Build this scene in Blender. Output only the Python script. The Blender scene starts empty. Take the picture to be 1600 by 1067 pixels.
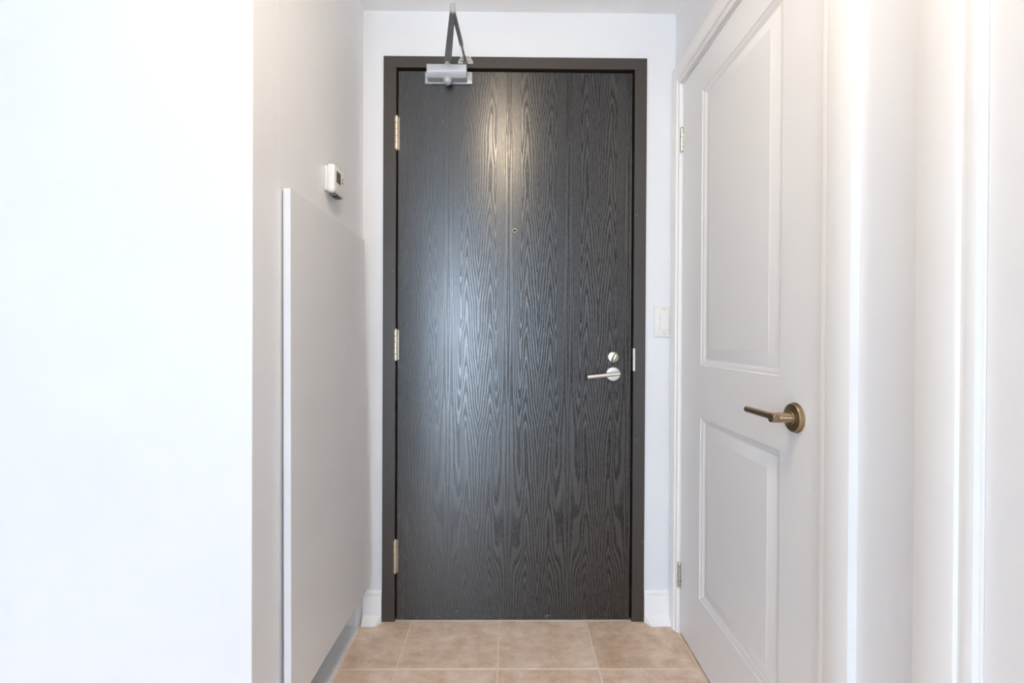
import bpy, bmesh, math, random
from mathutils import Vector, Matrix

random.seed(7)
S = bpy.context.scene
COL = S.collection
D2R = math.radians

# ------------------------------------------------------------------ camera
YAW, PITCH, ROLL, CAM_Z = D2R(0.5), D2R(-0.3), D2R(0.27), 1.10
fw = Vector((math.sin(YAW) * math.cos(PITCH), math.cos(YAW) * math.cos(PITCH), math.sin(PITCH)))
r0 = fw.cross(Vector((0, 0, 1))).normalized()
u0 = r0.cross(fw)
rr = r0 * math.cos(ROLL) + u0 * math.sin(ROLL)
uu = -r0 * math.sin(ROLL) + u0 * math.cos(ROLL)
cam = bpy.data.cameras.new('camera')
cam.sensor_width = 36.0
cam.lens = 730.0 * 36.0 / 1600.0
cam.clip_start = 0.02
cam_ob = bpy.data.objects.new('camera', cam)
COL.objects.link(cam_ob)
cam_ob.matrix_world = Matrix(((rr.x, uu.x, -fw.x, 0), (rr.y, uu.y, -fw.y, 0), (rr.z, uu.z, -fw.z, CAM_Z), (0, 0, 0, 1)))
S.camera = cam_ob

# ------------------------------------------------------------------ sky, lights, exposure
SKY = 18.0
LAMP = 42.0
FILL_UPLIGHT = 340.0  # strength of the added fill uplighter
S.view_settings.view_transform = 'Standard'
S.view_settings.look = 'None'
S.view_settings.gamma = 1.0
S.view_settings.use_curve_mapping = False
S.view_settings.exposure = 0.39
S.cycles.diffuse_bounces = 12
S.cycles.max_bounces = 16

world = bpy.data.worlds.new('sky')
S.world = world
world.use_nodes = True
wn, wl = world.node_tree.nodes, world.node_tree.links
wn.clear()
wo = wn.new('ShaderNodeOutputWorld')
wb = wn.new('ShaderNodeBackground')
wb.inputs['Strength'].default_value = SKY
tc = wn.new('ShaderNodeTexCoord')
sx = wn.new('ShaderNodeSeparateXYZ')
wr = wn.new('ShaderNodeValToRGB')
wl.new(tc.outputs['Generated'], sx.inputs[0])
wl.new(sx.outputs['Z'], wr.inputs[0])
wr.color_ramp.elements[0].position = 0.0
wr.color_ramp.elements[0].color = (0.66, 0.82, 1.0, 1)
wr.color_ramp.elements[1].position = 0.6
wr.color_ramp.elements[1].color = (0.56, 0.75, 1.0, 1)
wl.new(wr.outputs[0], wb.inputs[0])
wl.new(wb.outputs[0], wo.inputs[0])

REAR_Y, WIN_Z0, WIN_Z1 = -4.0, 0.06, 2.25
WINDOWS = [(-2.25, -1.95), (-1.10, 0.60)]       # two glazed openings in the rear wall, behind the camera
for wa, wc in WINDOWS:
    portal = bpy.data.lights.new('window_portal', 'AREA')
    portal.shape = 'RECTANGLE'
    portal.size = wc - wa
    portal.size_y = WIN_Z1 - WIN_Z0
    portal.cycles.is_portal = True
    po = bpy.data.objects.new('window_portal', portal)
    po.location = ((wa + wc) / 2, REAR_Y - 0.05, (WIN_Z0 + WIN_Z1) / 2)
    po.rotation_euler = (D2R(90), 0, 0)          # -Z faces +Y, into the room
    COL.objects.link(po)

# ------------------------------------------------------------------ materials
def new_mat(name):
    m = bpy.data.materials.new(name)
    m.use_nodes = True
    return m, m.node_tree.nodes, m.node_tree.links, m.node_tree.nodes['Principled BSDF']

def M(nt, op, a, b=None, c=None):
    n = nt.nodes.new('ShaderNodeMath')
    n.operation = op
    for i, v in enumerate((a, b, c)):
        if v is None:
            continue
        if isinstance(v, (int, float)):
            n.inputs[i].default_value = v
        else:
            nt.links.new(v, n.inputs[i])
    return n.outputs[0]

def noise(nt, vec, scale, detail=3, rough=0.5, sc3=None):
    if sc3 is not None:
        mp = nt.nodes.new('ShaderNodeMapping')
        mp.inputs['Scale'].default_value = sc3
        nt.links.new(vec, mp.inputs[0])
        vec = mp.outputs[0]
    n = nt.nodes.new('ShaderNodeTexNoise')
    n.inputs['Scale'].default_value = scale
    n.inputs['Detail'].default_value = detail
    n.inputs['Roughness'].default_value = rough
    nt.links.new(vec, n.inputs['Vector'])
    return n.outputs['Fac']

def ramp(nt, fac, stops):
    r = nt.nodes.new('ShaderNodeValToRGB')
    e = r.color_ramp.elements
    while len(e) < len(stops):
        e.new(0.5)
    for el, (p, c) in zip(e, stops):
        el.position = p
        el.color = (c, c, c, 1) if isinstance(c, (int, float)) else (*c, 1)
    nt.links.new(fac, r.inputs[0])
    return r.outputs[0]

def mixc(nt, fac, a, b):
    n = nt.nodes.new('ShaderNodeMix')
    n.data_type = 'RGBA'
    if isinstance(fac, (int, float)):
        n.inputs[0].default_value = fac
    else:
        nt.links.new(fac, n.inputs[0])
    for idx, v in ((6, a), (7, b)):
        if isinstance(v, tuple):
            n.inputs[idx].default_value = (*v, 1)
        else:
            nt.links.new(v, n.inputs[idx])
    return n.outputs[2]

def bump(nt, height, strength, dist, bsdf):
    b = nt.nodes.new('ShaderNodeBump')
    b.inputs['Strength'].default_value = strength
    b.inputs['Distance'].default_value = dist
    nt.links.new(height, b.inputs['Height'])
    nt.links.new(b.outputs[0], bsdf.inputs['Normal'])

def objco(nt):
    return nt.nodes.new('ShaderNodeTexCoord').outputs['Object']

def geopos(nt):
    return nt.nodes.new('ShaderNodeNewGeometry').outputs['Position']

def paint(name, col, rough, wear=0.03, orange=0.15, scuff=0.0):
    m, n, l, b = new_mat(name)
    nt = m.node_tree
    p = geopos(nt)
    big = noise(nt, p, 2.2, 4, 0.6)
    dark = tuple(c * (1 - wear) for c in col)
    c = mixc(nt, ramp(nt, big, [(0.35, 0.0), (0.7, 1.0)]), dark, col)
    if scuff:
        st = noise(nt, p, 3.0, 4, 0.7, (1.5, 1.5, 0.7))
        c = mixc(nt, ramp(nt, st, [(0.60, 0.0), (0.72, scuff)]), c, tuple(x * 0.55 for x in col))
    l.new(c, b.inputs['Base Color'])
    b.inputs['Roughness'].default_value = rough
    bump(nt, noise(nt, p, 260, 2), orange, 0.0006, b)
    return m

def plain(name, col, rough=0.4, metal=0.0, brushed=None):
    m, n, l, b = new_mat(name)
    nt = m.node_tree
    o = objco(nt)
    f = noise(nt, o, 60, 2, 0.5, brushed)
    l.new(mixc(nt, f, tuple(c * 0.88 for c in col), col), b.inputs['Base Color'])
    l.new(M(nt, 'MULTIPLY_ADD', f, 0.12, rough - 0.06), b.inputs['Roughness'])
    b.inputs['Metallic'].default_value = metal
    return m

m_wall = paint('wall_paint', (0.805, 0.815, 0.835), 0.6, scuff=0.0)
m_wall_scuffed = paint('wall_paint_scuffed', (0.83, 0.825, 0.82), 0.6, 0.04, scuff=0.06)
m_ceiling = paint('ceiling_paint', (0.92, 0.92, 0.925), 0.75)
m_trim = paint('trim_paint', (0.90, 0.895, 0.885), 0.35, 0.015, 0.05)
m_white_door = paint('door_paint', (0.865, 0.865, 0.87), 0.38, 0.02, 0.06)
m_panel = paint('panel_paint', (0.785, 0.792, 0.808), 0.5, 0.05, 0.08, scuff=0.07)
m_white_plastic = plain('white_plastic', (0.86, 0.86, 0.84), 0.3)
m_ivory = plain('ivory_plastic', (0.84, 0.83, 0.79), 0.35)
m_dark_plastic = plain('dark_plastic', (0.05, 0.05, 0.045), 0.3)
m_lcd = plain('lcd_grey', (0.09, 0.085, 0.06), 0.2)
m_silver_paint = plain('silver_lacquer', (0.50, 0.51, 0.53), 0.4, 0.25)
m_steel = plain('bright_steel', (0.72, 0.72, 0.70), 0.28, 1.0)
m_arm = plain('grey_arm_lacquer', (0.30, 0.30, 0.31), 0.42, 0.3)
m_nickel = plain('satin_nickel', (0.80, 0.77, 0.71), 0.34, 1.0, (1, 1, 14))
m_hinge = plain('aged_nickel', (0.74, 0.64, 0.52), 0.36, 1.0)
m_bronze = plain('antique_bronze', (0.46, 0.34, 0.21), 0.30, 1.0, (14, 14, 1))
m_black = plain('black_gap', (0.01, 0.009, 0.008), 0.8)
m_screw = plain('screw_steel', (0.55, 0.55, 0.54), 0.3, 1.0)
m_thresh = plain('worn_threshold', (0.62, 0.57, 0.50), 0.6)
m_grout = plain('grout', (0.90, 0.78, 0.64), 0.85)
m_alu = plain('window_aluminium', (0.5, 0.5, 0.5), 0.4, 0.6)

def wood_mat():
    m, n, l, b = new_mat('dark_oak_veneer')
    nt = m.node_tree
    p = geopos(nt)
    s = nt.nodes.new('ShaderNodeSeparateXYZ')
    l.new(p, s.inputs[0])
    X, Z = s.outputs['X'], s.outputs['Z']
    # book-matched leaves: distance from the nearest seam, mirrored
    u = M(nt, 'PINGPONG', M(nt, 'ADD', X, 0.117 * 20 - 0.118), 0.117)
    cmb = nt.nodes.new('ShaderNodeCombineXYZ')
    l.new(u, cmb.inputs[0]); l.new(Z, cmb.inputs[2])
    uv = cmb.outputs[0]
    leafn = M(nt, 'FLOOR', M(nt, 'MULTIPLY', M(nt, 'ADD', X, 2.34 - 0.001), 1 / 0.234))
    Zs = M(nt, 'ADD', Z, M(nt, 'MULTIPLY', M(nt, 'SINE', M(nt, 'MULTIPLY', leafn, 2.1)), 0.05))
    wob = M(nt, 'SUBTRACT', noise(nt, uv, 1.0, 2, 0.5, (6, 1, 2.1)), 0.5)
    wob2 = M(nt, 'SUBTRACT', noise(nt, uv, 1.0, 3, 0.6, (60, 1, 9)), 0.5)
    wob3 = M(nt, 'SUBTRACT', noise(nt, p, 1.0, 2, 0.6, (420, 1, 50)), 0.5)
    wobx = M(nt, 'SUBTRACT', noise(nt, p, 1.0, 2, 0.5, (7, 1, 3)), 0.5)
    du = M(nt, 'ADD', M(nt, 'SUBTRACT', u, 0.046), M(nt, 'MULTIPLY', wob, 0.020))
    h = M(nt, 'ADD', M(nt, 'MULTIPLY', Zs, 0.085), M(nt, 'MULTIPLY', wob, 0.085))
    h = M(nt, 'ADD', h, M(nt, 'MULTIPLY', wobx, 0.02))
    fall = nt.nodes.new('ShaderNodeMapRange')
    fall.interpolation_type = 'SMOOTHSTEP'
    for k_, v_ in enumerate((0.018, 0.064, 1.0, 0.10)):
        fall.inputs[k_ + 1].default_value = v_
    l.new(du, fall.inputs[0])
    h = M(nt, 'MULTIPLY', h, fall.outputs[0])
    R = M(nt, 'ADD', M(nt, 'SQRT', M(nt, 'ADD', M(nt, 'MULTIPLY', du, du), 0.00002)), h)
    R = M(nt, 'ADD', R, M(nt, 'MULTIPLY', wob2, 0.0050))
    R = M(nt, 'ADD', R, M(nt, 'MULTIPLY', wob3, 0.0030))
    ph = M(nt, 'FRACT', M(nt, 'MULTIPLY', R, 1 / 0.0098))
    band = ramp(nt, ph, [(0.0, 0.0), (0.12, 0.95), (0.34, 1.0), (0.52, 0.6), (0.68, 0.0)])
    pores = noise(nt, p, 1.0, 2, 0.6, (900, 1, 55))
    porem = ramp(nt, pores, [(0.36, 0.0), (0.58, 1.0)])
    mask = M(nt, 'MULTIPLY', band, M(nt, 'MULTIPLY_ADD', porem, 0.75, 0.25))
    # the veneer is less open-pored towards the hinge side
    xr = nt.nodes.new('ShaderNodeMapRange')
    for k_, v_ in enumerate((-0.30, 0.10, 0.32, 1.0)):
        xr.inputs[k_ + 1].default_value = v_
    l.new(M(nt, 'ADD', X, M(nt, 'MULTIPLY', wobx, 0.3)), xr.inputs[0])
    mask = M(nt, 'MULTIPLY', mask, xr.outputs[0])
    # worn spots and pale scratches near the sill
    low = ramp(nt, Z, [(0.0, 1.0), (0.035, 0.0)])
    sc = ramp(nt, noise(nt, p, 1.0, 4, 0.7, (22, 1, 190)), [(0.60, 0.0), (0.67, 1.0)])
    scr = M(nt, 'MULTIPLY', low, sc)
    vor = nt.nodes.new('ShaderNodeTexVoronoi')
    vor.inputs['Scale'].default_value = 16
    l.new(p, vor.inputs['Vector'])
    speck = ramp(nt, vor.outputs['Distance'], [(0.035, 1.0), (0.055, 0.0)])
    vs = nt.nodes.new('ShaderNodeSeparateColor')
    l.new(vor.outputs['Color'], vs.inputs[0])
    speck = M(nt, 'MULTIPLY', speck, M(nt, 'GREATER_THAN', vs.outputs[0], 0.88))
    chips = M(nt, 'MAXIMUM', scr, M(nt, 'MULTIPLY', speck, 0.5))
    base = mixc(nt, mask, (0.016, 0.014, 0.013), (0.012, 0.009, 0.0075))
    l.new(mixc(nt, chips, base, (0.34, 0.33, 0.31)), b.inputs['Base Color'])
    l.new(M(nt, 'MULTIPLY_ADD', mask, 0.16, 0.27), b.inputs['Roughness'])
    l.new(M(nt, 'MULTIPLY_ADD', mask, -0.80, 1.0), b.inputs['Specular IOR Level'])
    b.inputs['IOR'].default_value = 1.56
    b.inputs['Anisotropic'].default_value = 0.72
    tg = nt.nodes.new('ShaderNodeTangent')
    tg.direction_type = 'RADIAL'
    tg.axis = 'Z'
    l.new(tg.outputs[0], b.inputs['Tangent'])
    b.inputs['Anisotropic Rotation'].default_value = 0.25
    return m

m_wood = wood_mat()

def frame_mat():
    m, n, l, b = new_mat('dark_frame_paint')
    nt = m.node_tree
    p = geopos(nt)
    vor = nt.nodes.new('ShaderNodeTexVoronoi')
    vor.inputs['Scale'].default_value = 34
    l.new(p, vor.inputs['Vector'])
    speck = ramp(nt, vor.outputs['Distance'], [(0.05, 1.0), (0.09, 0.0)])
    vs = nt.nodes.new('ShaderNodeSeparateColor')
    l.new(vor.outputs['Color'], vs.inputs[0])
    speck = M(nt, 'MULTIPLY', speck, M(nt, 'GREATER_THAN', vs.outputs[0], 0.90))
    g = noise(nt, p, 1.0, 3, 0.6, (60, 60, 60))
    base = mixc(nt, g, (0.034, 0.026, 0.020), (0.054, 0.042, 0.034))
    l.new(mixc(nt, M(nt, 'MULTIPLY', speck, 0.6), base, (0.4, 0.38, 0.36)), b.inputs['Base Color'])
    b.inputs['Roughness'].default_value = 0.42
    b.inputs['Specular IOR Level'].default_value = 0.7
    bump(nt, noise(nt, p, 140, 2), 0.12, 0.0008, b)
    return m

m_frame = frame_mat()

def tile_mat():
    m, n, l, b = new_mat('beige_ceramic_tile')
    nt = m.node_tree
    p = geopos(nt)
    a = noise(nt, p, 9.0, 8, 0.72)
    v = noise(nt, p, 1.0, 6, 0.75, (16, 30, 16))
    rnd = nt.nodes.new('ShaderNodeObjectInfo').outputs['Random']
    f = M(nt, 'ADD', M(nt, 'MULTIPLY', a, 0.6), M(nt, 'MULTIPLY', v, 0.4))
    f = M(nt, 'ADD', f, M(nt, 'MULTIPLY_ADD', rnd, 0.08, -0.04))
    c = nt.nodes.new('ShaderNodeValToRGB')
    e = c.color_ramp.elements
    e.new(0.5)
    for el, (pp, cc) in zip(e, [(0.36, (0.57, 0.40, 0.27)), (0.50, (0.77, 0.58, 0.44)), (0.66, (0.93, 0.80, 0.68))]):
        el.position = pp
        el.color = (*cc, 1)
    l.new(f, c.inputs[0])
    l.new(c.outputs[0], b.inputs['Base Color'])
    b.inputs['Roughness'].default_value = 0.42
    bump(nt, f, 0.15, 0.004, b)
    return m

m_tile = tile_mat()

def laminate_mat():
    m, n, l, b = new_mat('walnut_laminate')
    nt = m.node_tree
    p = geopos(nt)
    br = nt.nodes.new('ShaderNodeTexBrick')
    br.inputs['Scale'].default_value = 1.0
    br.inputs['Brick Width'].default_value = 1.2
    br.inputs['Row Height'].default_value = 0.19
    br.inputs['Mortar Size'].default_value = 0.002
    br.inputs['Color1'].default_value = (0.15, 0.095, 0.062, 1)
    br.inputs['Color2'].default_value = (0.12, 0.075, 0.05, 1)
    br.inputs['Mortar'].default_value = (0.2, 0.15, 0.1, 1)
    l.new(p, br.inputs['Vector'])
    g = noise(nt, p, 1.0, 4, 0.6, (4, 60, 4))
    l.new(mixc(nt, M(nt, 'MULTIPLY', g, 0.3), br.outputs['Color'], (0.07, 0.045, 0.03)), b.inputs['Base Color'])
    b.inputs['Roughness'].default_value = 0.25
    return m

m_laminate = laminate_mat()

def emit_mat(name, col, strength):
    m, n, l, b = new_mat(name)
    b.inputs['Base Color'].default_value = (0.9, 0.88, 0.82, 1)
    b.inputs['Emission Color'].default_value = (*col, 1)
    b.inputs['Emission Strength'].default_value = strength
    return m

m_fill_uplight = emit_mat('fill_uplight_bulb', (0.94, 0.97, 1.0), FILL_UPLIGHT)  # glow of the added fill lamp
m_lamp = emit_mat('lamp_opal_glass', (1.0, 0.81, 0.58), LAMP)

def glass_mat():
    m, n, l, b = new_mat('window_glass')
    out = n['Material Output']
    t = n.new('ShaderNodeBsdfTransparent')
    g = n.new('ShaderNodeBsdfGlossy')
    g.inputs['Roughness'].default_value = 0.02
    mx = n.new('ShaderNodeMixShader')
    mx.inputs[0].default_value = 0.06
    l.new(t.outputs[0], mx.inputs[1]); l.new(g.outputs[0], mx.inputs[2])
    l.new(mx.outputs[0], out.inputs[0])
    n.remove(b)
    return m

m_glass = glass_mat()

def dim_blind_mat():
    m, n, l, b = new_mat('dimming_blind_fabric')
    out = n['Material Output']
    t = n.new('ShaderNodeBsdfTransparent')
    t.inputs[0].default_value = (DIM_BLIND, DIM_BLIND, DIM_BLIND, 1)
    d = n.new('ShaderNodeBsdfTranslucent')
    d.inputs[0].default_value = (0.10, 0.10, 0.10, 1)
    g = n.new('ShaderNodeBsdfDiffuse')
    g.inputs[0].default_value = (0.5, 0.5, 0.48, 1)
    a1 = n.new('ShaderNodeMixShader'); a2 = n.new('ShaderNodeMixShader')
    a1.inputs[0].default_value = 0.2; a2.inputs[0].default_value = 0.3
    l.new(t.outputs[0], a1.inputs[1]); l.new(d.outputs[0], a1.inputs[2])
    l.new(a1.outputs[0], a2.inputs[1]); l.new(g.outputs[0], a2.inputs[2])
    l.new(a2.outputs[0], out.inputs[0])
    n.remove(b)
    return m

DIM_BLIND = 0.85  # window light let through by the added blind
m_dim_blind = dim_blind_mat()

# ------------------------------------------------------------------ mesh helpers
def world_loc(o):
    v = Vector((0, 0, 0))
    while o is not None:
        v += o.location
        o = o.parent
    return v

def obj(name, bm, mat, parent=None, origin=None, smooth=35, **props):
    """bm is in world coordinates; the object sits at origin (default: bottom centre of its bounds, or the parent's base)."""
    if origin is None:
        xs = [v.co for v in bm.verts]
        lo = Vector((min(v.x for v in xs), min(v.y for v in xs), min(v.z for v in xs)))
        hi = Vector((max(v.x for v in xs), max(v.y for v in xs), max(v.z for v in xs)))
        origin = Vector(((lo.x + hi.x) / 2, (lo.y + hi.y) / 2, lo.z))
    origin = Vector(origin)
    bmesh.ops.translate(bm, verts=bm.verts, vec=-origin)
    bmesh.ops.recalc_face_normals(bm, faces=bm.faces)
    me = bpy.data.meshes.new(name)
    bm.to_mesh(me)
    bm.free()
    me.materials.append(mat)
    if smooth:
        me.polygons.foreach_set('use_smooth', [True] * len(me.polygons))
        me.set_sharp_from_angle(angle=D2R(smooth))
    o = bpy.data.objects.new(name, me)
    COL.objects.link(o)
    if parent is not None:
        o.parent = parent
        o.location = origin - world_loc(parent)
    else:
        o.location = origin
    for k, v in props.items():
        o[k] = v
    return o

def thing(name, label, cat, loc, **props):
    o = bpy.data.objects.new(name, None)
    o.empty_display_size = 0.05
    o.location = loc
    COL.objects.link(o)
    o['label'] = label
    if cat:
        o['category'] = cat
    for k, v in props.items():
        o[k] = v
    return o

def NB():
    return bmesh.new()

def merge(bm, other):
    me = bpy.data.meshes.new('tmp')
    other.to_mesh(me)
    other.free()
    bm.from_mesh(me)
    bpy.data.meshes.remove(me)
    return bm

def box(bm, lo, hi, bev=0.0, seg=2):
    t = bmesh.new()
    vs = [t.verts.new((x, y, z)) for x in (lo[0], hi[0]) for y in (lo[1], hi[1]) for z in (lo[2], hi[2])]
    for f in ((0, 1, 3, 2), (4, 6, 7, 5), (0, 4, 5, 1), (2, 3, 7, 6), (0, 2, 6, 4), (1, 5, 7, 3)):
        t.faces.new([vs[i] for i in f])
    if bev:
        bmesh.ops.bevel(t, geom=list(t.edges), offset=bev, segments=seg, profile=0.5, affect='EDGES')
    return merge(bm, t)

def hexa(bm, pts, bev=0.0, seg=2):
    """8 points ordered like box(): x lo/hi outer, y lo/hi, z lo/hi inner"""
    t = bmesh.new()
    vs = [t.verts.new(p) for p in pts]
    for f in ((0, 1, 3, 2), (4, 6, 7, 5), (0, 4, 5, 1), (2, 3, 7, 6), (0, 2, 6, 4), (1, 5, 7, 3)):
        t.faces.new([vs[i] for i in f])
    bmesh.ops.recalc_face_normals(t, faces=t.faces)
    if bev:
        bmesh.ops.bevel(t, geom=list(t.edges), offset=bev, segments=seg, profile=0.5, affect='EDGES')
    return merge(bm, t)

def lathe(bm, base, axis, prof, n=28):
    """prof: (radius, distance along the axis); closed with caps"""
    a = Vector(axis).normalized()
    t1 = a.orthogonal().normalized()
    t2 = a.cross(t1)
    base = Vector(base)
    rings = []
    for r, d in prof:
        rings.append([bm.verts.new(base + a * d + (t1 * math.cos(2 * math.pi * i / n) + t2 * math.sin(2 * math.pi * i / n)) * max(r, 1e-5)) for i in range(n)])
    for A, B in zip(rings, rings[1:]):
        for i in range(n):
            j = (i + 1) % n
            bm.faces.new((A[i], A[j], B[j], B[i]))
    bm.faces.new(rings[0][::-1])
    bm.faces.new(rings[-1])
    return bm

def rod(bm, p0, p1, r, n=20, bev=None):
    p0, p1 = Vector(p0), Vector(p1)
    L = (p1 - p0).length
    b = bev if bev is not None else r * 0.18
    return lathe(bm, p0, p1 - p0, [(r - b, 0), (r, b), (r, L - b), (r - b, L)], n)

def prism(bm, prof, axis, a0, a1, bev=0.0):
    """extrude a closed 2-D profile along x ('x': prof=(y,z)), y (prof=(x,z)) or z (prof=(x,y))"""
    t = bmesh.new()
    def P(p, a):
        return {'x': (a, p[0], p[1]), 'y': (p[0], a, p[1]), 'z': (p[0], p[1], a)}[axis]
    A = [t.verts.new(P(p, a0)) for p in prof]
    B = [t.verts.new(P(p, a1)) for p in prof]
    n = len(prof)
    for i in range(n):
        j = (i + 1) % n
        t.faces.new((A[i], A[j], B[j], B[i]))
    t.faces.new(A[::-1]); t.faces.new(B)
    bmesh.ops.recalc_face_normals(t, faces=t.faces)
    if bev:
        bmesh.ops.bevel(t, geom=list(t.edges), offset=bev, segments=1, affect='EDGES')
    return merge(bm, t)

# ------------------------------------------------------------------ room dimensions
XL, XR, YB, CZ = -0.565, 0.6478, 1.82, 2.368      # alcove left / right wall, back wall, ceiling
YF = 1.037                                         # white wall facing the camera, left
RX0 = -3.2                                         # far left wall of the room behind

# entrance door opening
EX0, EX1, EZ1 = -0.4845, 0.5345, 2.190
LX0, LX1, LZ0, LZ1 = -0.4306, 0.4822, 0.0035, 2.1385
# closet door (right wall)
CY0, CY1, CZT = 0.958, 1.738, 2.0495
# near door (right wall)
NY0, NY1 = -0.15, 0.625

# ------------------------------------------------------------------ structure
bm = NB(); box(bm, (RX0 - 0.2, REAR_Y - 0.2, CZ), (XR + 0.25, YB + 0.2, CZ + 0.15))
obj('ceiling', bm, m_ceiling, smooth=0, kind='structure', label='flat white painted ceiling above the entry hall', category='ceiling')

FSEAM = gyS = 1.550 - 6 * 0.338
bm = NB(); box(bm, (RX0 - 0.2, REAR_Y - 0.2, -0.12), (XR + 0.25, FSEAM, 0.0))
obj('floor', bm, m_laminate, smooth=0, kind='structure', label='dark walnut laminate floor of the living room behind the camera', category='floor')
floor = NB(); box(floor, (RX0 - 0.2, FSEAM, -0.12), (XR + 0.25, YB + 0.2, -0.0012))
floor = obj('floor', floor, m_grout, origin=(0, 0, 0), smooth=0, kind='structure', label='beige ceramic tile floor with pale grout lines', category='floor')
P_, G_ = 0.338, 0.0056
gx0, gy0 = -0.030, 1.550
full = None
for i in range(-15, 4):
    for j in range(-18, 2):
        x0, x1 = gx0 + i * P_ + G_ / 2, gx0 + (i + 1) * P_ - G_ / 2
        y0, y1 = gy0 + j * P_ + G_ / 2, gy0 + (j + 1) * P_ - G_ / 2
        lim = [RX0, XR + 0.05, FSEAM, YB - 0.001]
        if y0 > YF:
            lim[0] = XL - 0.02
        cx0, cx1, cy0, cy1 = max(x0, lim[0]), min(x1, lim[1]), max(y0, lim[2]), min(y1, lim[3])
        if cx1 - cx0 < 0.01 or cy1 - cy0 < 0.01:
            continue
        whole = abs(cx1 - cx0 - (x1 - x0)) < 1e-6 and abs(cy1 - cy0 - (y1 - y0)) < 1e-6
        if whole and full is not None:
            o = full.copy()
            COL.objects.link(o)
            o.location = ((x0 + x1) / 2, (y0 + y1) / 2, -0.0035)
            continue
        t = NB(); box(t, (cx0, cy0, -0.0035), (cx1, cy1, 0.0), 0.0012, 1)
        o = obj('tile', t, m_tile, floor, smooth=0)
        if whole:
            full = o

def wall_x(name, x0, x1, y0, y1, z1, holes, niche, label, mat=m_wall):
    """wall in the YZ plane between x0 and x1; room face on the niche side; holes=(ya,yb,za,zb) sunk by 'niche' metres"""
    bm = NB()
    ys = sorted({y0, y1, *[h[0] for h in holes], *[h[1] for h in holes]})
    for a, b in zip(ys, ys[1:]):
        hs = [h for h in holes if h[0] <= a and h[1] >= b]
        if not hs:
            box(bm, (x0, a, 0), (x1, b, z1))
            continue
        h = hs[0]
        if h[2] > 0:
            box(bm, (x0, a, 0), (x1, b, h[2]))
        if h[3] < z1:
            box(bm, (x0, a, h[3]), (x1, b, z1))
        if niche > 0:                     # room lies towards -x
            box(bm, (x0 + niche, a, h[2]), (x1, b, h[3]))
        elif niche < 0:                   # room lies towards +x
            box(bm, (x0, a, h[2]), (x1 + niche, b, h[3]))
    bmesh.ops.remove_doubles(bm, verts=bm.verts, dist=1e-5)
    return obj(name, bm, mat, smooth=0, kind='structure', label=label, category='wall')

wall_x('wall_right', XR, XR + 0.16, REAR_Y, YB + 0.1, CZ, [(CY0 - 0.022, CY1 + 0.020, 0, CZT + 0.022), (NY0 - 0.02, NY1 + 0.018, 0, CZT + 0.022)], 0.07,
       'white right wall with the panelled closet door and a doorway nearer the camera')
NI0, NI1 = 1.20, 1.745
wall_x('wall_left', XL - 0.16, XL, YF + 0.12, YB + 0.1, CZ, [(NI0, NI1, 0, 1.40)], -0.13,
       'pale grey left wall of the entry alcove behind the access panel')

bm = NB()
box(bm, (XL - 0.1, YB, 0), (EX0 + 0.004, YB + 0.12, CZ))
box(bm, (EX1 - 0.004, YB, 0), (XR + 0.02, YB + 0.12, CZ))
box(bm, (EX0 + 0.004, YB, EZ1 - 0.004), (EX1 - 0.004, YB + 0.12, CZ))
box(bm, (EX0 + 0.004, YB + 0.095, 0), (EX1 - 0.004, YB + 0.12, EZ1 - 0.004))
bmesh.ops.remove_doubles(bm, verts=bm.verts, dist=1e-5)
obj('wall_back', bm, m_wall, smooth=0, kind='structure', label='pale back wall around the dark entrance door', category='wall')

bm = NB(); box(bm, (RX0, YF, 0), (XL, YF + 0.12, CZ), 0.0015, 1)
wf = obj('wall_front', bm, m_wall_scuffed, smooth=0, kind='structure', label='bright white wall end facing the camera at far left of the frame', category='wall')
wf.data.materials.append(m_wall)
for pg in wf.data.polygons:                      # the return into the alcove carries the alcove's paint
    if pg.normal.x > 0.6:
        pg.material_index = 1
bm = NB(); box(bm, (RX0 - 0.12, REAR_Y, 0), (RX0, YF + 0.12, CZ))
obj('wall_side', bm, m_wall, smooth=0, kind='structure', label='white far side wall of the living room behind the camera', category='wall')
bm = NB()
xs_ = [RX0 - 0.12] + [v for w in WINDOWS for v in w] + [XR + 0.16]
for k in range(0, len(xs_), 2):
    box(bm, (xs_[k], REAR_Y - 0.12, 0), (xs_[k + 1], REAR_Y, CZ))
for wa, wc in WINDOWS:
    box(bm, (wa, REAR_Y - 0.12, 0), (wc, REAR_Y, WIN_Z0))
    box(bm, (wa, REAR_Y - 0.12, WIN_Z1), (wc, REAR_Y, CZ))
bmesh.ops.remove_doubles(bm, verts=bm.verts, dist=1e-5)
obj('wall_rear', bm, m_wall, smooth=0, kind='structure', label='white rear wall with two tall windows behind the camera', category='wall')

ft = 0.045
for k, (wa, wc) in enumerate(WINDOWS):
    win = thing('window_%d' % (k + 1), ('narrow tall window in the rear wall behind the camera', 'wide balcony window in the rear wall behind the camera')[k], 'window', ((wa + wc) / 2, REAR_Y - 0.06, WIN_Z0), kind='structure')
    bm = NB()
    for a in (wa, wc - ft):
        box(bm, (a, REAR_Y - 0.09, WIN_Z0), (a + ft, REAR_Y - 0.03, WIN_Z1), 0.003, 1)
    for z in (WIN_Z0, WIN_Z1 - ft):
        box(bm, (wa, REAR_Y - 0.088, z), (wc, REAR_Y - 0.032, z + ft), 0.003, 1)
    obj('window_frame', bm, m_alu, win)
    bm = NB(); box(bm, (wa + ft, REAR_Y - 0.063, WIN_Z0 + ft), (wc - ft, REAR_Y - 0.057, WIN_Z1 - ft))
    obj('pane', bm, m_glass, win, smooth=0)

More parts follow.
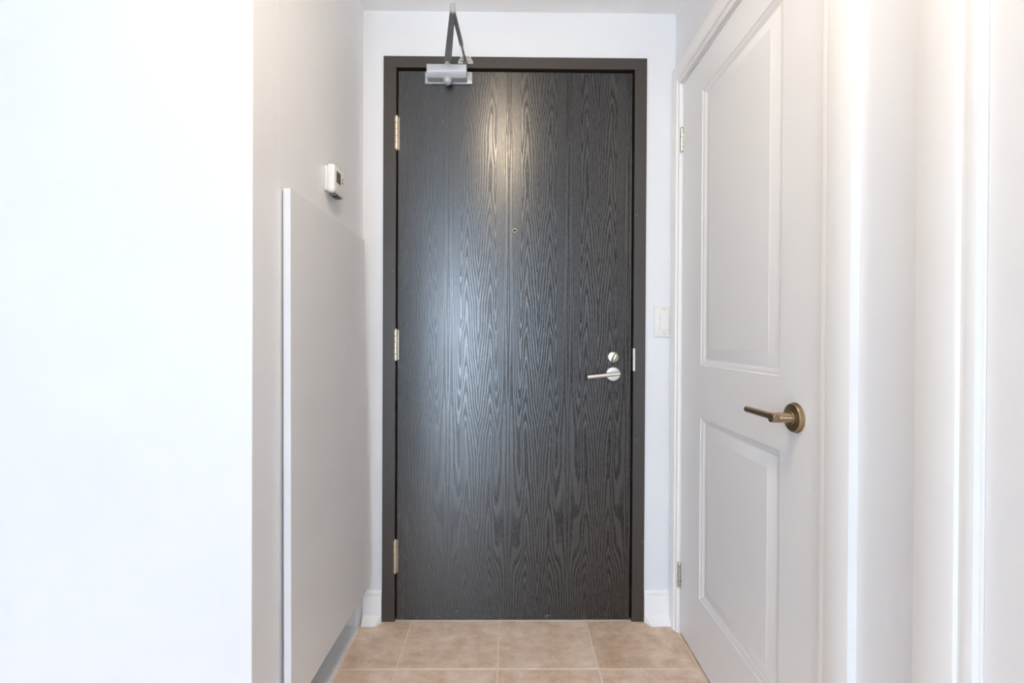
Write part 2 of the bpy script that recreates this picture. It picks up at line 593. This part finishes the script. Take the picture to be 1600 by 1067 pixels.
# ------------------------------------------------------------------ entrance door frame
FY = YB - 0.008
def frame_leg(bm, x0, x1, z0, z1, stop):
    box(bm, (x0, FY, z0), (x1, YB + 0.094, z1), 0.0015, 1)
bm = NB()
box(bm, (EX0, FY, 0.0), (LX0 - 0.005, YB + 0.094, EZ1), 0.0)
box(bm, (LX1 + 0.006, FY, 0.0), (EX1, YB + 0.094, EZ1), 0.0)
box(bm, (LX0 - 0.005, FY, LZ1 + 0.008), (LX1 + 0.006, YB + 0.094, EZ1), 0.0)
# rebate stops behind the leaf
box(bm, (LX0 - 0.006, YB + 0.050, 0.0), (LX0 + 0.014, YB + 0.094, LZ1 + 0.009))
box(bm, (LX1 - 0.014, YB + 0.050, 0.0), (LX1 + 0.007, YB + 0.094, LZ1 + 0.009))
box(bm, (LX0 - 0.006, YB + 0.050, LZ1 - 0.014), (LX1 + 0.007, YB + 0.094, LZ1 + 0.009))
f1 = obj('trim_1', bm, m_frame, smooth=0, kind='structure', label='dark brown painted steel frame around the entrance door', category='door frame')
bm = NB(); box(bm, (LX1 + 0.004, FY - 0.0012, 0.978), (LX1 + 0.0125, YB + 0.03, 1.066), 0.0006, 1)
obj('strike_plate', bm, m_nickel, f1, label='satin nickel strike plate')

bm = NB(); prism(bm, [(YB - 0.002, -0.001), (YB - 0.001, 0.0012), (YB + 0.06, 0.0018), (YB + 0.06, -0.001)], 'x', EX0 + 0.052, EX1 - 0.05)
obj('trim_2', bm, m_thresh, smooth=0, kind='structure', label='worn pale threshold strip under the entrance door', category='threshold')

# ------------------------------------------------------------------ entrance door
LY = YB + 0.002
d1 = thing('door_1', 'dark oak veneer entrance door with nickel lever', 'door', ((LX0 + LX1) / 2, LY, 0.0), kind='structure')
bm = NB(); box(bm, (LX0, LY, LZ0), (LX1, LY + 0.044, LZ1), 0.0018, 2)
leaf = obj('door_leaf', bm, m_wood, d1, smooth=0)

def ball_hinge(zc, h, xc):
    """five-knuckle butt hinge, pin in front of the joint"""
    r = 0.0083
    y = LY - 0.0035
    bm = NB()
    n = 5
    step = h / n
    z0 = zc - h / 2
    for k in range(n):
        a, b = z0 + k * step + 0.0006, z0 + (k + 1) * step - 0.0006
        lathe(bm, (xc, y, a), (0, 0, 1), [(r - 0.001, 0), (r, 0.001), (r, b - a - 0.001), (r - 0.001, b - a)], 18)
    lathe(bm, (xc, y, z0 - 0.004), (0, 0, 1), [(0.0050, 0), (0.0066, 0.002), (0.0066, 0.004), (0.0066, h + 0.004), (0.0066, h + 0.006), (0.0045, h + 0.009)], 16)
    hg = obj('hinge', bm, m_hinge, d1, label='aged nickel butt hinge')
    bm = NB()
    box(bm, (xc + 0.004, LY - 0.0006, z0), (xc + 0.0105, LY + 0.03, z0 + h), 0.0003, 1)
    obj('hinge_plate', bm, m_hinge, hg)

for zt, zb, xo in ((1.964, 1.828, -0.4355), (1.138, 1.012, -0.4355), (0.319, 0.184, -0.4355)):
    ball_hinge((zt + zb) / 2, zt - zb - 0.010, xo)

# peephole
px, pz = 0.0238, 1.5226
bm = NB(); lathe(bm, (px, LY, pz), (0, -1, 0), [(0.0078, 0), (0.0078, 0.0010), (0.0070, 0.0022), (0.0058, 0.0024), (0.0054, 0.0012)], 24)
ph = obj('peephole', bm, m_bronze, d1, origin=(px, LY, pz))
bm = NB(); lathe(bm, (px, LY - 0.0010, pz), (0, -1, 0), [(0.0053, 0), (0.0042, 0.0012), (0.0020, 0.0019), (0.0002, 0.0021)], 20)
obj('lens', bm, m_black, ph, origin=(px, LY, pz))

# deadbolt
bx, bz = 0.4100, 1.0312
bm = NB(); lathe(bm, (bx, LY, bz), (0, -1, 0), [(0.0215, 0), (0.0215, 0.004), (0.0200, 0.008), (0.0175, 0.0095), (0.0002, 0.010)], 36)
db = obj('deadbolt', bm, m_nickel, d1, origin=(bx, LY, bz), label='round satin nickel deadbolt with thumb turn')
bm = NB()
tb = bmesh.new()
bmesh.ops.create_uvsphere(tb, u_segments=24, v_segments=14, radius=1.0)
bmesh.ops.scale(tb, verts=tb.verts, vec=(0.0095, 0.0165, 0.0205))
bmesh.ops.rotate(tb, verts=tb.verts, cent=(0, 0, 0), matrix=Matrix.Rotation(D2R(28), 3, 'Y'))
bmesh.ops.translate(tb, verts=tb.verts, vec=(bx + 0.004, LY - 0.010, bz - 0.001))
merge(bm, tb)
obj('thumb_turn', bm, m_nickel, db, origin=(bx, LY - 0.009, bz))

# lever handle
lx, lz = 0.4113, 0.9655
bm = NB(); lathe(bm, (lx, LY, lz), (0, -1, 0), [(0.0272, 0), (0.0272, 0.006), (0.0262, 0.0080), (0.0235, 0.0085), (0.0228, 0.0078), (0.0160, 0.0082), (0.0120, 0.0085), (0.0002, 0.0086)], 40)
lh = obj('lever_handle', bm, m_nickel, d1, origin=(lx, LY, lz), label='satin nickel lever on round rosette')
yl = LY - 0.050
bm = NB(); lathe(bm, (lx + 0.002, LY - 0.006, lz - 0.001), (0, -1, 0), [(0.0100, 0), (0.0088, 0.004), (0.0085, 0.042)], 24)
obj('stem', bm, m_nickel, lh)
bm = NB(); rod(bm, (0.4270, yl, 0.9700), (0.3020, yl, 0.9565), 0.0078, 24)
obj('lever', bm, m_nickel, lh)

# ------------------------------------------------------------------ door closer
cl = thing('door_closer', 'silver hydraulic door closer at the head of the dark entrance door', 'door closer', (-0.2365, LY, 2.084))
bm = NB()
prism(bm, [(1.813, 2.0900), (1.7815, 2.0905), (1.7690, 2.1105), (1.7690, 2.1360), (1.813, 2.1360)], 'x', -0.3115, -0.1615, 0.0012)
obj('body', bm, m_silver_paint, cl)
bm = NB(); box(bm, (-0.3255, 1.8125, 2.0855), (-0.1425, LY - 0.0002, 2.1325), 0.0025, 2)
pl = obj('mounting_plate', bm, m_silver_paint, cl)
for sx_ in (-0.3185, -0.1495):
    for sz_ in (2.097, 2.119):
        bm = NB(); lathe(bm, (sx_, 1.8127, sz_), (0, -1, 0), [(0.0042, 0), (0.0040, 0.0014), (0.0024, 0.0022), (0.0002, 0.0023)], 14)
        obj('screw', bm, m_steel, pl)
cxp, cyp = -0.2345, 1.788
bm = NB(); lathe(bm, (cxp, cyp, 2.0915), (0, 0, -1), [(0.0180, 0), (0.0180, 0.005), (0.0165, 0.007), (0.0165, 0.013), (0.0120, 0.020), (0.0070, 0.023), (0.0062, 0.021), (0.0002, 0.0205)], 30)
obj('pinion_cap', bm, m_silver_paint, cl)
bm = NB(); lathe(bm, (cxp, cyp, 2.1350), (0, 0, 1), [(0.0125, 0), (0.0125, 0.010), (0.0105, 0.0115), (0.0105, 0.021), (0.0002, 0.0225)], 24)
obj('spindle', bm, m_silver_paint, cl)
az = 2.1545
ex, ey = -0.1835, 1.512                 # elbow
def flat_arm(bm, p0, p1, w0, w1, t):
    p0, p1 = Vector(p0), Vector(p1)
    d = (p1 - p0).normalized()
    s = d.cross(Vector((0, 0, 1))).normalized()
    up = s.cross(d)
    tb = bmesh.new()
    prof = []
    n = 8
    for k in range(n + 1):
        a = math.pi * k / n
        prof.append(p0 + (s * math.cos(a) - d * math.sin(a)) * w0)
    for k in range(n + 1):
        a = math.pi * k / n
        prof.append(p1 + (-s * math.cos(a) + d * math.sin(a)) * w1)
    A = [tb.verts.new(p - up * t / 2) for p in prof]
    B = [tb.verts.new(p + up * t / 2) for p in prof]
    m_ = len(prof)
    for i in range(m_):
        j = (i + 1) % m_
        tb.faces.new((A[i], A[j], B[j], B[i]))
    tb.faces.new(A[::-1]); tb.faces.new(B)
    bmesh.ops.recalc_face_normals(tb, faces=tb.faces)
    bmesh.ops.bevel(tb, geom=list(tb.edges), offset=0.0008, segments=1, affect='EDGES')
    return merge(bm, tb)
bm = NB(); flat_arm(bm, (cxp, cyp, az), (ex, ey, az), 0.0135, 0.0088, 0.006)
obj('main_arm', bm, m_arm, cl)
bm = NB(); lathe(bm, (ex, ey, az - 0.006), (0, 0, 1), [(0.0055, 0), (0.0060, 0.002), (0.0088, 0.003), (0.0088, 0.011), (0.0075, 0.012), (0.0092, 0.013), (0.0092, 0.027), (0.0078, 0.030), (0.0002, 0.031)], 24)
obj('elbow_joint', bm, m_silver_paint, cl)
rz = az + 0.012
bxk = -0.1685
ay1 = 1.745
frac = (ay1 - ey) / (1.795 - ey)
mid = Vector((ex + (bxk - ex) * 0.66, ey + (1.795 - ey) * 0.66, rz))
bm = NB(); flat_arm(bm, (ex, ey, rz), tuple(mid), 0.0062, 0.0068, 0.0105)
obj('forearm_tube', bm, m_arm, cl)
bm = NB()
dd = (Vector((bxk, 1.797, rz)) - mid)
lathe(bm, mid - dd * 0.05, dd, [(0.0078, 0), (0.0078, 0.006), (0.0050, 0.0075), (0.0044, dd.length * 0.7), (0.0052, dd.length * 0.72), (0.0052, dd.length * 1.05)], 18)
obj('adjusting_rod', bm, m_steel, cl)
bm = NB()
zc = 2.1765
prism(bm, [(-0.1975, 2.1600), (-0.1395, 2.1600), (-0.1395, 2.1690), (-0.1500, 2.1895), (-0.1870, 2.1895), (-0.1975, 2.1690)], 'y', FY - 0.0040, FY - 0.0002, 0.0008)
# raised rim of the cast foot and the ears that hold the rod
box(bm, (-0.1905, FY - 0.009, 2.1815), (-0.1465, FY - 0.003, 2.1850), 0.001, 1)
box(bm, (-0.1905, FY - 0.007, 2.1700), (-0.1465, FY - 0.003, 2.1725), 0.0008, 1)
box(bm, (-0.1775, FY - 0.024, 2.1600), (-0.1730, FY - 0.003, 2.1790), 0.001, 1)
box(bm, (-0.1640, FY - 0.024, 2.1600), (-0.1595, FY - 0.003, 2.1790), 0.001, 1)
ft_ = obj('bracket', bm, m_steel, cl)
for sx_ in (-0.1855, -0.1515):
    bm = NB(); lathe(bm, (sx_, FY - 0.0038, 2.1660), (0, -1, 0), [(0.0042, 0), (0.0040, 0.0012), (0.0022, 0.0022), (0.0002, 0.0023)], 14)
    obj('screw', bm, m_screw, ft_)

# ------------------------------------------------------------------ back wall: baseboards and light switch
def baseboard(name, x0, x1, label, cut):
    b = thing(name, label, 'baseboard', ((x0 + x1) / 2, YB, 0), kind='structure')
    bm = NB()
    prism(bm, [(YB + 0.001, 0.0), (YB - 0.013, 0.0), (YB - 0.013, 0.094), (YB - 0.0115, 0.099), (YB - 0.0085, 0.101), (YB - 0.0085, 0.105),
               (YB - 0.0105, 0.108), (YB - 0.0105, 0.116), (YB - 0.006, 0.1215), (YB + 0.001, 0.1215)], 'x', x0, x1)
    obj('board', bm, m_trim, b, smooth=20)
    bm = NB()
    pr = [(YB - 0.0125, 0.0), (YB - 0.0400, 0.0), (YB - 0.0395, 0.004), (YB - 0.0130, 0.030), (YB - 0.0125, 0.030)]
    t = bmesh.new()
    A = []
    B = []
    for y, z in pr:
        k = (YB - 0.0125 - y) / 0.0275 * 0.020
        A.append(t.verts.new((x0 + (k if cut == 'l' else 0), y, z)))
        B.append(t.verts.new((x1 - (k if cut == 'r' else 0), y, z)))
    n = len(pr)
    for i in range(n):
        j = (i + 1) % n
        t.faces.new((A[i], A[j], B[j], B[i]))
    t.faces.new(A[::-1]); t.faces.new(B)
    merge(bm, t)
    obj('shoe_moulding', bm, m_trim, b, smooth=20)
baseboard('baseboard_left', -0.556, EX0 - 0.001, 'short white baseboard left of the entrance door frame', 'r')
baseboard('baseboard_right', EX1 + 0.001, XR - 0.003, 'short white baseboard right of the entrance door frame', 'l')

sw = thing('light_switch', 'white rocker light switch on the back wall beside the entrance door', 'switch', (0.6045, YB, 1.112))
sxc, szc = 0.6075, 1.1710
bm = NB(); box(bm, (sxc - 0.0375, YB - 0.0065, szc - 0.0595), (sxc + 0.0375, YB - 0.0002, szc + 0.0595), 0.0026, 2)
obj('cover_plate', bm, m_ivory, sw)
bm = NB(); box(bm, (sxc - 0.0180, YB - 0.0075, szc - 0.0345), (sxc + 0.0180, YB - 0.004, szc + 0.0345), 0.0008, 1)
rk = obj('rocker_bezel', bm, m_ivory, sw)
bm = NB()
hexa(bm, [(sxc - 0.0158, YB - 0.0092, szc - 0.0315), (sxc - 0.0158, YB - 0.0125, szc + 0.0315), (sxc - 0.0158, YB - 0.004, szc - 0.0315), (sxc - 0.0158, YB - 0.004, szc + 0.0315),
          (sxc + 0.0158, YB - 0.0092, szc - 0.0315), (sxc + 0.0158, YB - 0.0125, szc + 0.0315), (sxc + 0.0158, YB - 0.004, szc - 0.0315), (sxc + 0.0158, YB - 0.004, szc + 0.0315)], 0.0008, 1)
obj('rocker', bm, m_white_plastic, rk)
for dz in (-0.0485, 0.0485):
    bm = NB(); lathe(bm, (sxc, YB - 0.0063, szc + dz), (0, -1, 0), [(0.0032, 0), (0.0030, 0.0008), (0.0018, 0.0013), (0.0002, 0.0013)], 14)
    obj('screw', bm, m_screw, sw)

# ------------------------------------------------------------------ left wall: access panel, niche sill, thermostat
bm = NB()
ya, yb_, zb_, zt_ = 1.168, 1.777, 0.158, 1.4725
pt = lambda x, y, z: (x, y, z)
T = 0.0185
hexa(bm, [pt(-0.5375 - T, ya, zb_), pt(-0.5425 - T, ya, zt_), pt(-0.5235 - T, yb_, zb_), pt(-0.5445 - T, yb_, zt_),
          pt(-0.5375, ya, zb_), pt(-0.5425, ya, zt_), pt(-0.5235, yb_, zb_), pt(-0.5445, yb_, zt_)], 0.0012, 2)
ap = obj('access_panel', bm, m_panel, smooth=0, label='tall plain white access panel standing off the left wall beside the entrance door', category='panel')

bm = NB(); box(bm, (XL - 0.128, NI0 + 0.002, -0.001), (-0.5545, NI1 - 0.002, 0.0225), 0.0015, 1)
obj('trim_3', bm, m_trim, smooth=0, kind='structure', label='low white sill strip on the floor under the access panel', category='trim')

th = thing('thermostat', 'white thermostat with a small dark screen on the left wall above the access panel', 'thermostat', (XL, 1.482, 1.548))
bm = NB(); box(bm, (XL + 0.0002, 1.4385, 1.5535), (XL + 0.010, 1.5245, 1.6310), 0.0035, 2)
obj('base_plate', bm, m_white_plastic, th)
bm = NB(); box(bm, (XL + 0.009, 1.4340, 1.5490), (XL + 0.0325, 1.5290, 1.6350), 0.0070, 3)
bd = obj('housing', bm, m_white_plastic, th)
bm = NB(); box(bm, (XL + 0.0310, 1.4530, 1.5830), (XL + 0.0329, 1.4880, 1.6190), 0.0004, 1)
obj('screen', bm, m_lcd, bd)
for z in (1.5960, 1.6080):
    bm = NB()
    s_ = 1 if z > 1.6 else -1
    prism(bm, [(1.5010, z - 0.003 * s_), (1.5110, z - 0.003 * s_), (1.5060, z + 0.004 * s_)], 'x', XL + 0.0315, XL + 0.0336)
    obj('button', bm, m_arm, bd)
bm = NB()
for k in range(5):
    box(bm, (XL + 0.011, 1.450 + k * 0.014, 1.5482), (XL + 0.029, 1.456 + k * 0.014, 1.5500))
obj('vent_slot', bm, m_dark_plastic, bd)
bm = NB(); box(bm, (XL + 0.0100, 1.4800, 1.5440), (XL + 0.0240, 1.5080, 1.5495), 0.001, 1)
obj('slide_switch', bm, m_dark_plastic, bd)

# ------------------------------------------------------------------ right wall: casings and doors
PROF = [(0.0, 0.0), (0.0, 0.010), (0.10, 0.0125), (0.20, 0.0115), (0.235, 0.0105), (0.26, 0.0155), (0.32, 0.0175), (0.97, 0.0180), (1.0, 0.0170), (1.0, 0.0)]

def casing(name, y0, y1, z1, w_near, w_far, w_head, label):
    """y0 near side, y1 far side of the opening; profile on the right wall, towards -x"""
    c = thing(name, label, 'door frame', (XR, (y0 + y1) / 2, 0), kind='structure')
    def leg(nm, A, B):
        t = NB()
        a = [t.verts.new(p) for p in A]; b = [t.verts.new(p) for p in B]
        n = len(a)
        for i in range(n):
            j = (i + 1) % n
            t.faces.new((a[i], a[j], b[j], b[i]))
        t.faces.new(a[::-1]); t.faces.new(b)
        obj(nm, t, m_trim, c, smooth=25)
    X = lambda t: XR + 0.0005 - t
    leg('side_casing', [(X(t), y0 - w * w_near, 0) for w, t in PROF], [(X(t), y0 - w * w_near, z1 + w * w_head) for w, t in PROF])
    leg('side_casing', [(X(t), y1 + w * w_far, 0) for w, t in PROF], [(X(t), y1 + w * w_far, z1 + w * w_head) for w, t in PROF])
    leg('head_casing', [(X(t), y0 - w * w_near, z1 + w * w_head) for w, t in PROF], [(X(t), y1 + w * w_far, z1 + w * w_head) for w, t in PROF])
    return c

def jamb(c, y0, y1, z1, xf):
    bm = NB()
    box(bm, (xf, y0 - 0.0195, 0), (XR + 0.0695, y0 - 0.0025, z1 + 0.019), 0.001, 1)
    box(bm, (xf, y1 + 0.0025, 0), (XR + 0.0695, y1 + 0.0195, z1 + 0.019), 0.001, 1)
    box(bm, (xf, y0 - 0.003, z1 + 0.003), (XR + 0.0695, y1 + 0.003, z1 + 0.019), 0.001, 1)
    box(bm, (XR + 0.040, y0 - 0.003, 0), (XR + 0.0695, y0 + 0.012, z1), 0.001, 1)
    box(bm, (XR + 0.040, y1 - 0.012, 0), (XR + 0.0695, y1 + 0.003, z1), 0.001, 1)
    box(bm, (XR + 0.040, y0, z1 - 0.012), (XR + 0.0695, y1, z1 + 0.004), 0.001, 1)
    obj('jamb', bm, m_trim, c, smooth=0)

c1 = casing('trim_4', CY0 - 0.008, CY1 + 0.008, CZT + 0.008, 0.093, 0.060, 0.078, 'white moulded casing around the closet door')
jamb(c1, CY0, CY1, CZT, XR - 0.001)
c2 = casing('trim_5', NY0 - 0.008, NY1 + 0.008, CZT + 0.008, 0.092, 0.086, 0.085, 'white moulded casing around the nearer doorway at right edge')
jamb(c2, NY0, NY1, CZT, XR - 0.001)

DX = XR + 0.001
RINGS = [(0.0, 0.0), (0.0025, 0.0022), (0.0060, 0.0030), (0.0150, 0.0085), (0.0190, 0.0100), (0.0225, 0.0100), (0.0260, 0.0088), (0.0540, 0.0032), (0.0565, 0.0020)]

def panel_door(d, y0, y1, z0, z1, panels):
    """moulded two-panel leaf: frame part, then one part per raised panel"""
    t = NB()
    x0, x1 = DX, DX + 0.035
    zs = [z0] + [v for p in panels for v in (p[2], p[3])] + [z1]
    a, b = panels[0][0], panels[0][1]
    def quad(ya, yb2, za, zb2):
        f = [t.verts.new((x0, ya, za)), t.verts.new((x0, yb2, za)), t.verts.new((x0, yb2, zb2)), t.verts.new((x0, ya, zb2))]
        t.faces.new(f)
    for zA, zB in zip(zs, zs[1:]):
        quad(y0, a, zA, zB); quad(b, y1, zA, zB)
    for k in range(0, len(zs), 2):
        quad(a, b, zs[k], zs[k + 1])
    c = [(y0, z0), (y1, z0), (y1, z1), (y0, z1)]
    for i in range(4):
        p, q = c[i], c[(i + 1) % 4]
        t.faces.new([t.verts.new(v) for v in ((x0, *p), (x1, *p), (x1, *q), (x0, *q))])
    t.faces.new([t.verts.new((x1, *p)) for p in c])
    bmesh.ops.remove_doubles(t, verts=t.verts, dist=1e-5)
    obj('door_leaf', t, m_white_door, d, smooth=0)
    for (ya, yb2, za, zb2) in panels:
        t = NB()
        prev = None
        for ins, dep in RINGS:
            ring = [t.verts.new((x0 + dep, yy, zz)) for yy, zz in ((ya + ins, za + ins), (yb2 - ins, za + ins), (yb2 - ins, zb2 - ins), (ya + ins, zb2 - ins))]
            if prev:
                for i in range(4):
                    j = (i + 1) % 4
                    t.faces.new((prev[i], prev[j], ring[j], ring[i]))
            prev = ring
        t.faces.new(prev)
        o = obj('raised_panel', t, m_white_door, d, smooth=22)

d2 = thing('door_2', 'white two-panel closet door with a bronze lever', 'door', (DX, (CY0 + CY1) / 2, 0), kind='structure')
panel_door(d2, CY0 + 0.0015, CY1 - 0.0015, 0.011, CZT, [(1.106, 1.566, 0.226, 0.838), (1.106, 1.566, 1.014, 1.937)])

def small_hinge(d, y, z0, z1):
    r = 0.0062
    x = DX - 0.0045
    bm = NB()
    n = 5
    st = (z1 - z0) / n
    for k in range(n):
        lathe(bm, (x, y, z0 + k * st + 0.0007), (0, 0, 1), [(r - 0.0006, 0), (r, 0.0006), (r, st - 0.002), (r - 0.0006, st - 0.0014)], 16)
    lathe(bm, (x, y, z0 - 0.003), (0, 0, 1), [(0.0040, 0), (0.0052, 0.001), (0.0048, 0.003), (0.0048, z1 - z0 + 0.003), (0.0066, z1 - z0 + 0.0035), (0.0060, z1 - z0 + 0.006), (0.003, z1 - z0 + 0.007)], 16)
    h = obj('hinge', bm, m_steel, d, label='small bright steel hinge')
    bm = NB()
    box(bm, (DX - 0.0010, y - 0.0105, z0), (DX + 0.0006, y - 0.004, z1), 0.0004, 1)
    obj('hinge_plate', bm, m_steel, h)
small_hinge(d2, CY1 + 0.0005, 1.802, 1.887)
small_hinge(d2, CY1 + 0.0005, 0.176, 0.264)

# closet lever
hy, hz = 1.045, 0.926
bm = NB(); lathe(bm, (DX, hy, hz), (-1, 0, 0), [(0.0340, 0), (0.0340, 0.0035), (0.0322, 0.0045), (0.0322, 0.0085), (0.0305, 0.0105), (0.0150, 0.0128), (0.0140, 0.0140), (0.0002, 0.0142)], 44)
h2 = obj('lever_handle', bm, m_bronze, d2, origin=(DX, hy, hz), label='antique bronze lever on round rosette')
bm = NB(); lathe(bm, (DX - 0.012, hy, hz), (-1, 0, 0), [(0.0122, 0), (0.0112, 0.002), (0.0112, 0.044), (0.0104, 0.046)], 28)
obj('stem', bm, m_bronze, h2)
bm = NB(); rod(bm, (DX - 0.0515, hy - 0.015, hz + 0.002), (DX - 0.0515, hy + 0.116, hz + 0.002), 0.0079, 24, 0.0014)
obj('lever', bm, m_bronze, h2)

d3 = thing('door_3', 'white door at the right edge, nearest the camera', 'door', (DX, (NY0 + NY1) / 2, 0), kind='structure')
panel_door(d3, NY0 + 0.0015, NY1 + 0.0020, 0.011, CZT, [(NY0 + 0.15, NY1 - 0.15, 0.226, 0.838), (NY0 + 0.15, NY1 - 0.15, 1.014, 1.937)])

# ------------------------------------------------------------------ ceiling lamp over the hall (just above the frame, mirrored in the dark door)
lmp = thing('ceiling_lamp', 'round flush ceiling lamp over the entry hall', 'lamp', (-0.035, 0.65, CZ))
bm = NB(); lathe(bm, (-0.035, 0.65, CZ - 0.0005), (0, 0, -1), [(0.142, 0), (0.142, 0.018), (0.134, 0.022)], 40)
obj('lamp_base', bm, m_nickel, lmp)
bm = NB(); lathe(bm, (-0.035, 0.65, CZ - 0.020), (0, 0, -1), [(0.130, 0), (0.127, 0.020), (0.110, 0.042), (0.080, 0.058), (0.040, 0.067), (0.0005, 0.070)], 40)
obj('diffuser', bm, m_lamp, lmp)

# ------------------------------------------------------------------ added uplighter, unseen behind the camera, for soft fill off the ceiling
UX, UY = -1.75, -1.3
ul = thing('fill_uplighter', 'added fill uplighter, unseen in the living room behind the camera', 'lamp', (UX, UY, 0))
bm = NB(); lathe(bm, (UX, UY, 0), (0, 0, 1), [(0.14, 0), (0.14, 0.012), (0.12, 0.02), (0.02, 0.03)], 36)
obj('base', bm, m_nickel, ul)
bm = NB(); rod(bm, (UX, UY, 0.025), (UX, UY, 1.62), 0.012, 16)
obj('pole', bm, m_nickel, ul)
bm = NB(); lathe(bm, (UX, UY, 1.61), (0, 0, 1), [(0.02, 0), (0.09, 0.02), (0.15, 0.06), (0.17, 0.11), (0.165, 0.11), (0.145, 0.065), (0.085, 0.028), (0.0005, 0.022)], 40)
obj('lamp_shade', bm, m_silver_paint, ul)
bm = NB(); lathe(bm, (UX, UY, 1.640), (0, 0, 1), [(0.05, 0), (0.05, 0.02), (0.0005, 0.03)], 24)
obj('bulb', bm, m_fill_uplight, ul)

# ------------------------------------------------------------------ added unseen blind that dims the right part of the wide window
rb = thing('dimming_blind', 'added unseen sheer blind that dims part of the wide balcony window', 'blind', (0.03, REAR_Y + 0.03, 0.05))
bm = NB(); box(bm, (-0.55, REAR_Y + 0.025, 0.07), (0.62, REAR_Y + 0.0255, 2.27))
obj('dimming_cloth', bm, m_dim_blind, rb, smooth=0)
bm = NB(); rod(bm, (-0.56, REAR_Y + 0.045, 2.285), (0.63, REAR_Y + 0.045, 2.285), 0.028, 20)
obj('roller', bm, m_alu, rb)
bm = NB(); box(bm, (-0.55, REAR_Y + 0.018, 0.05), (0.62, REAR_Y + 0.033, 0.07), 0.003, 1)
obj('bottom_bar', bm, m_alu, rb)
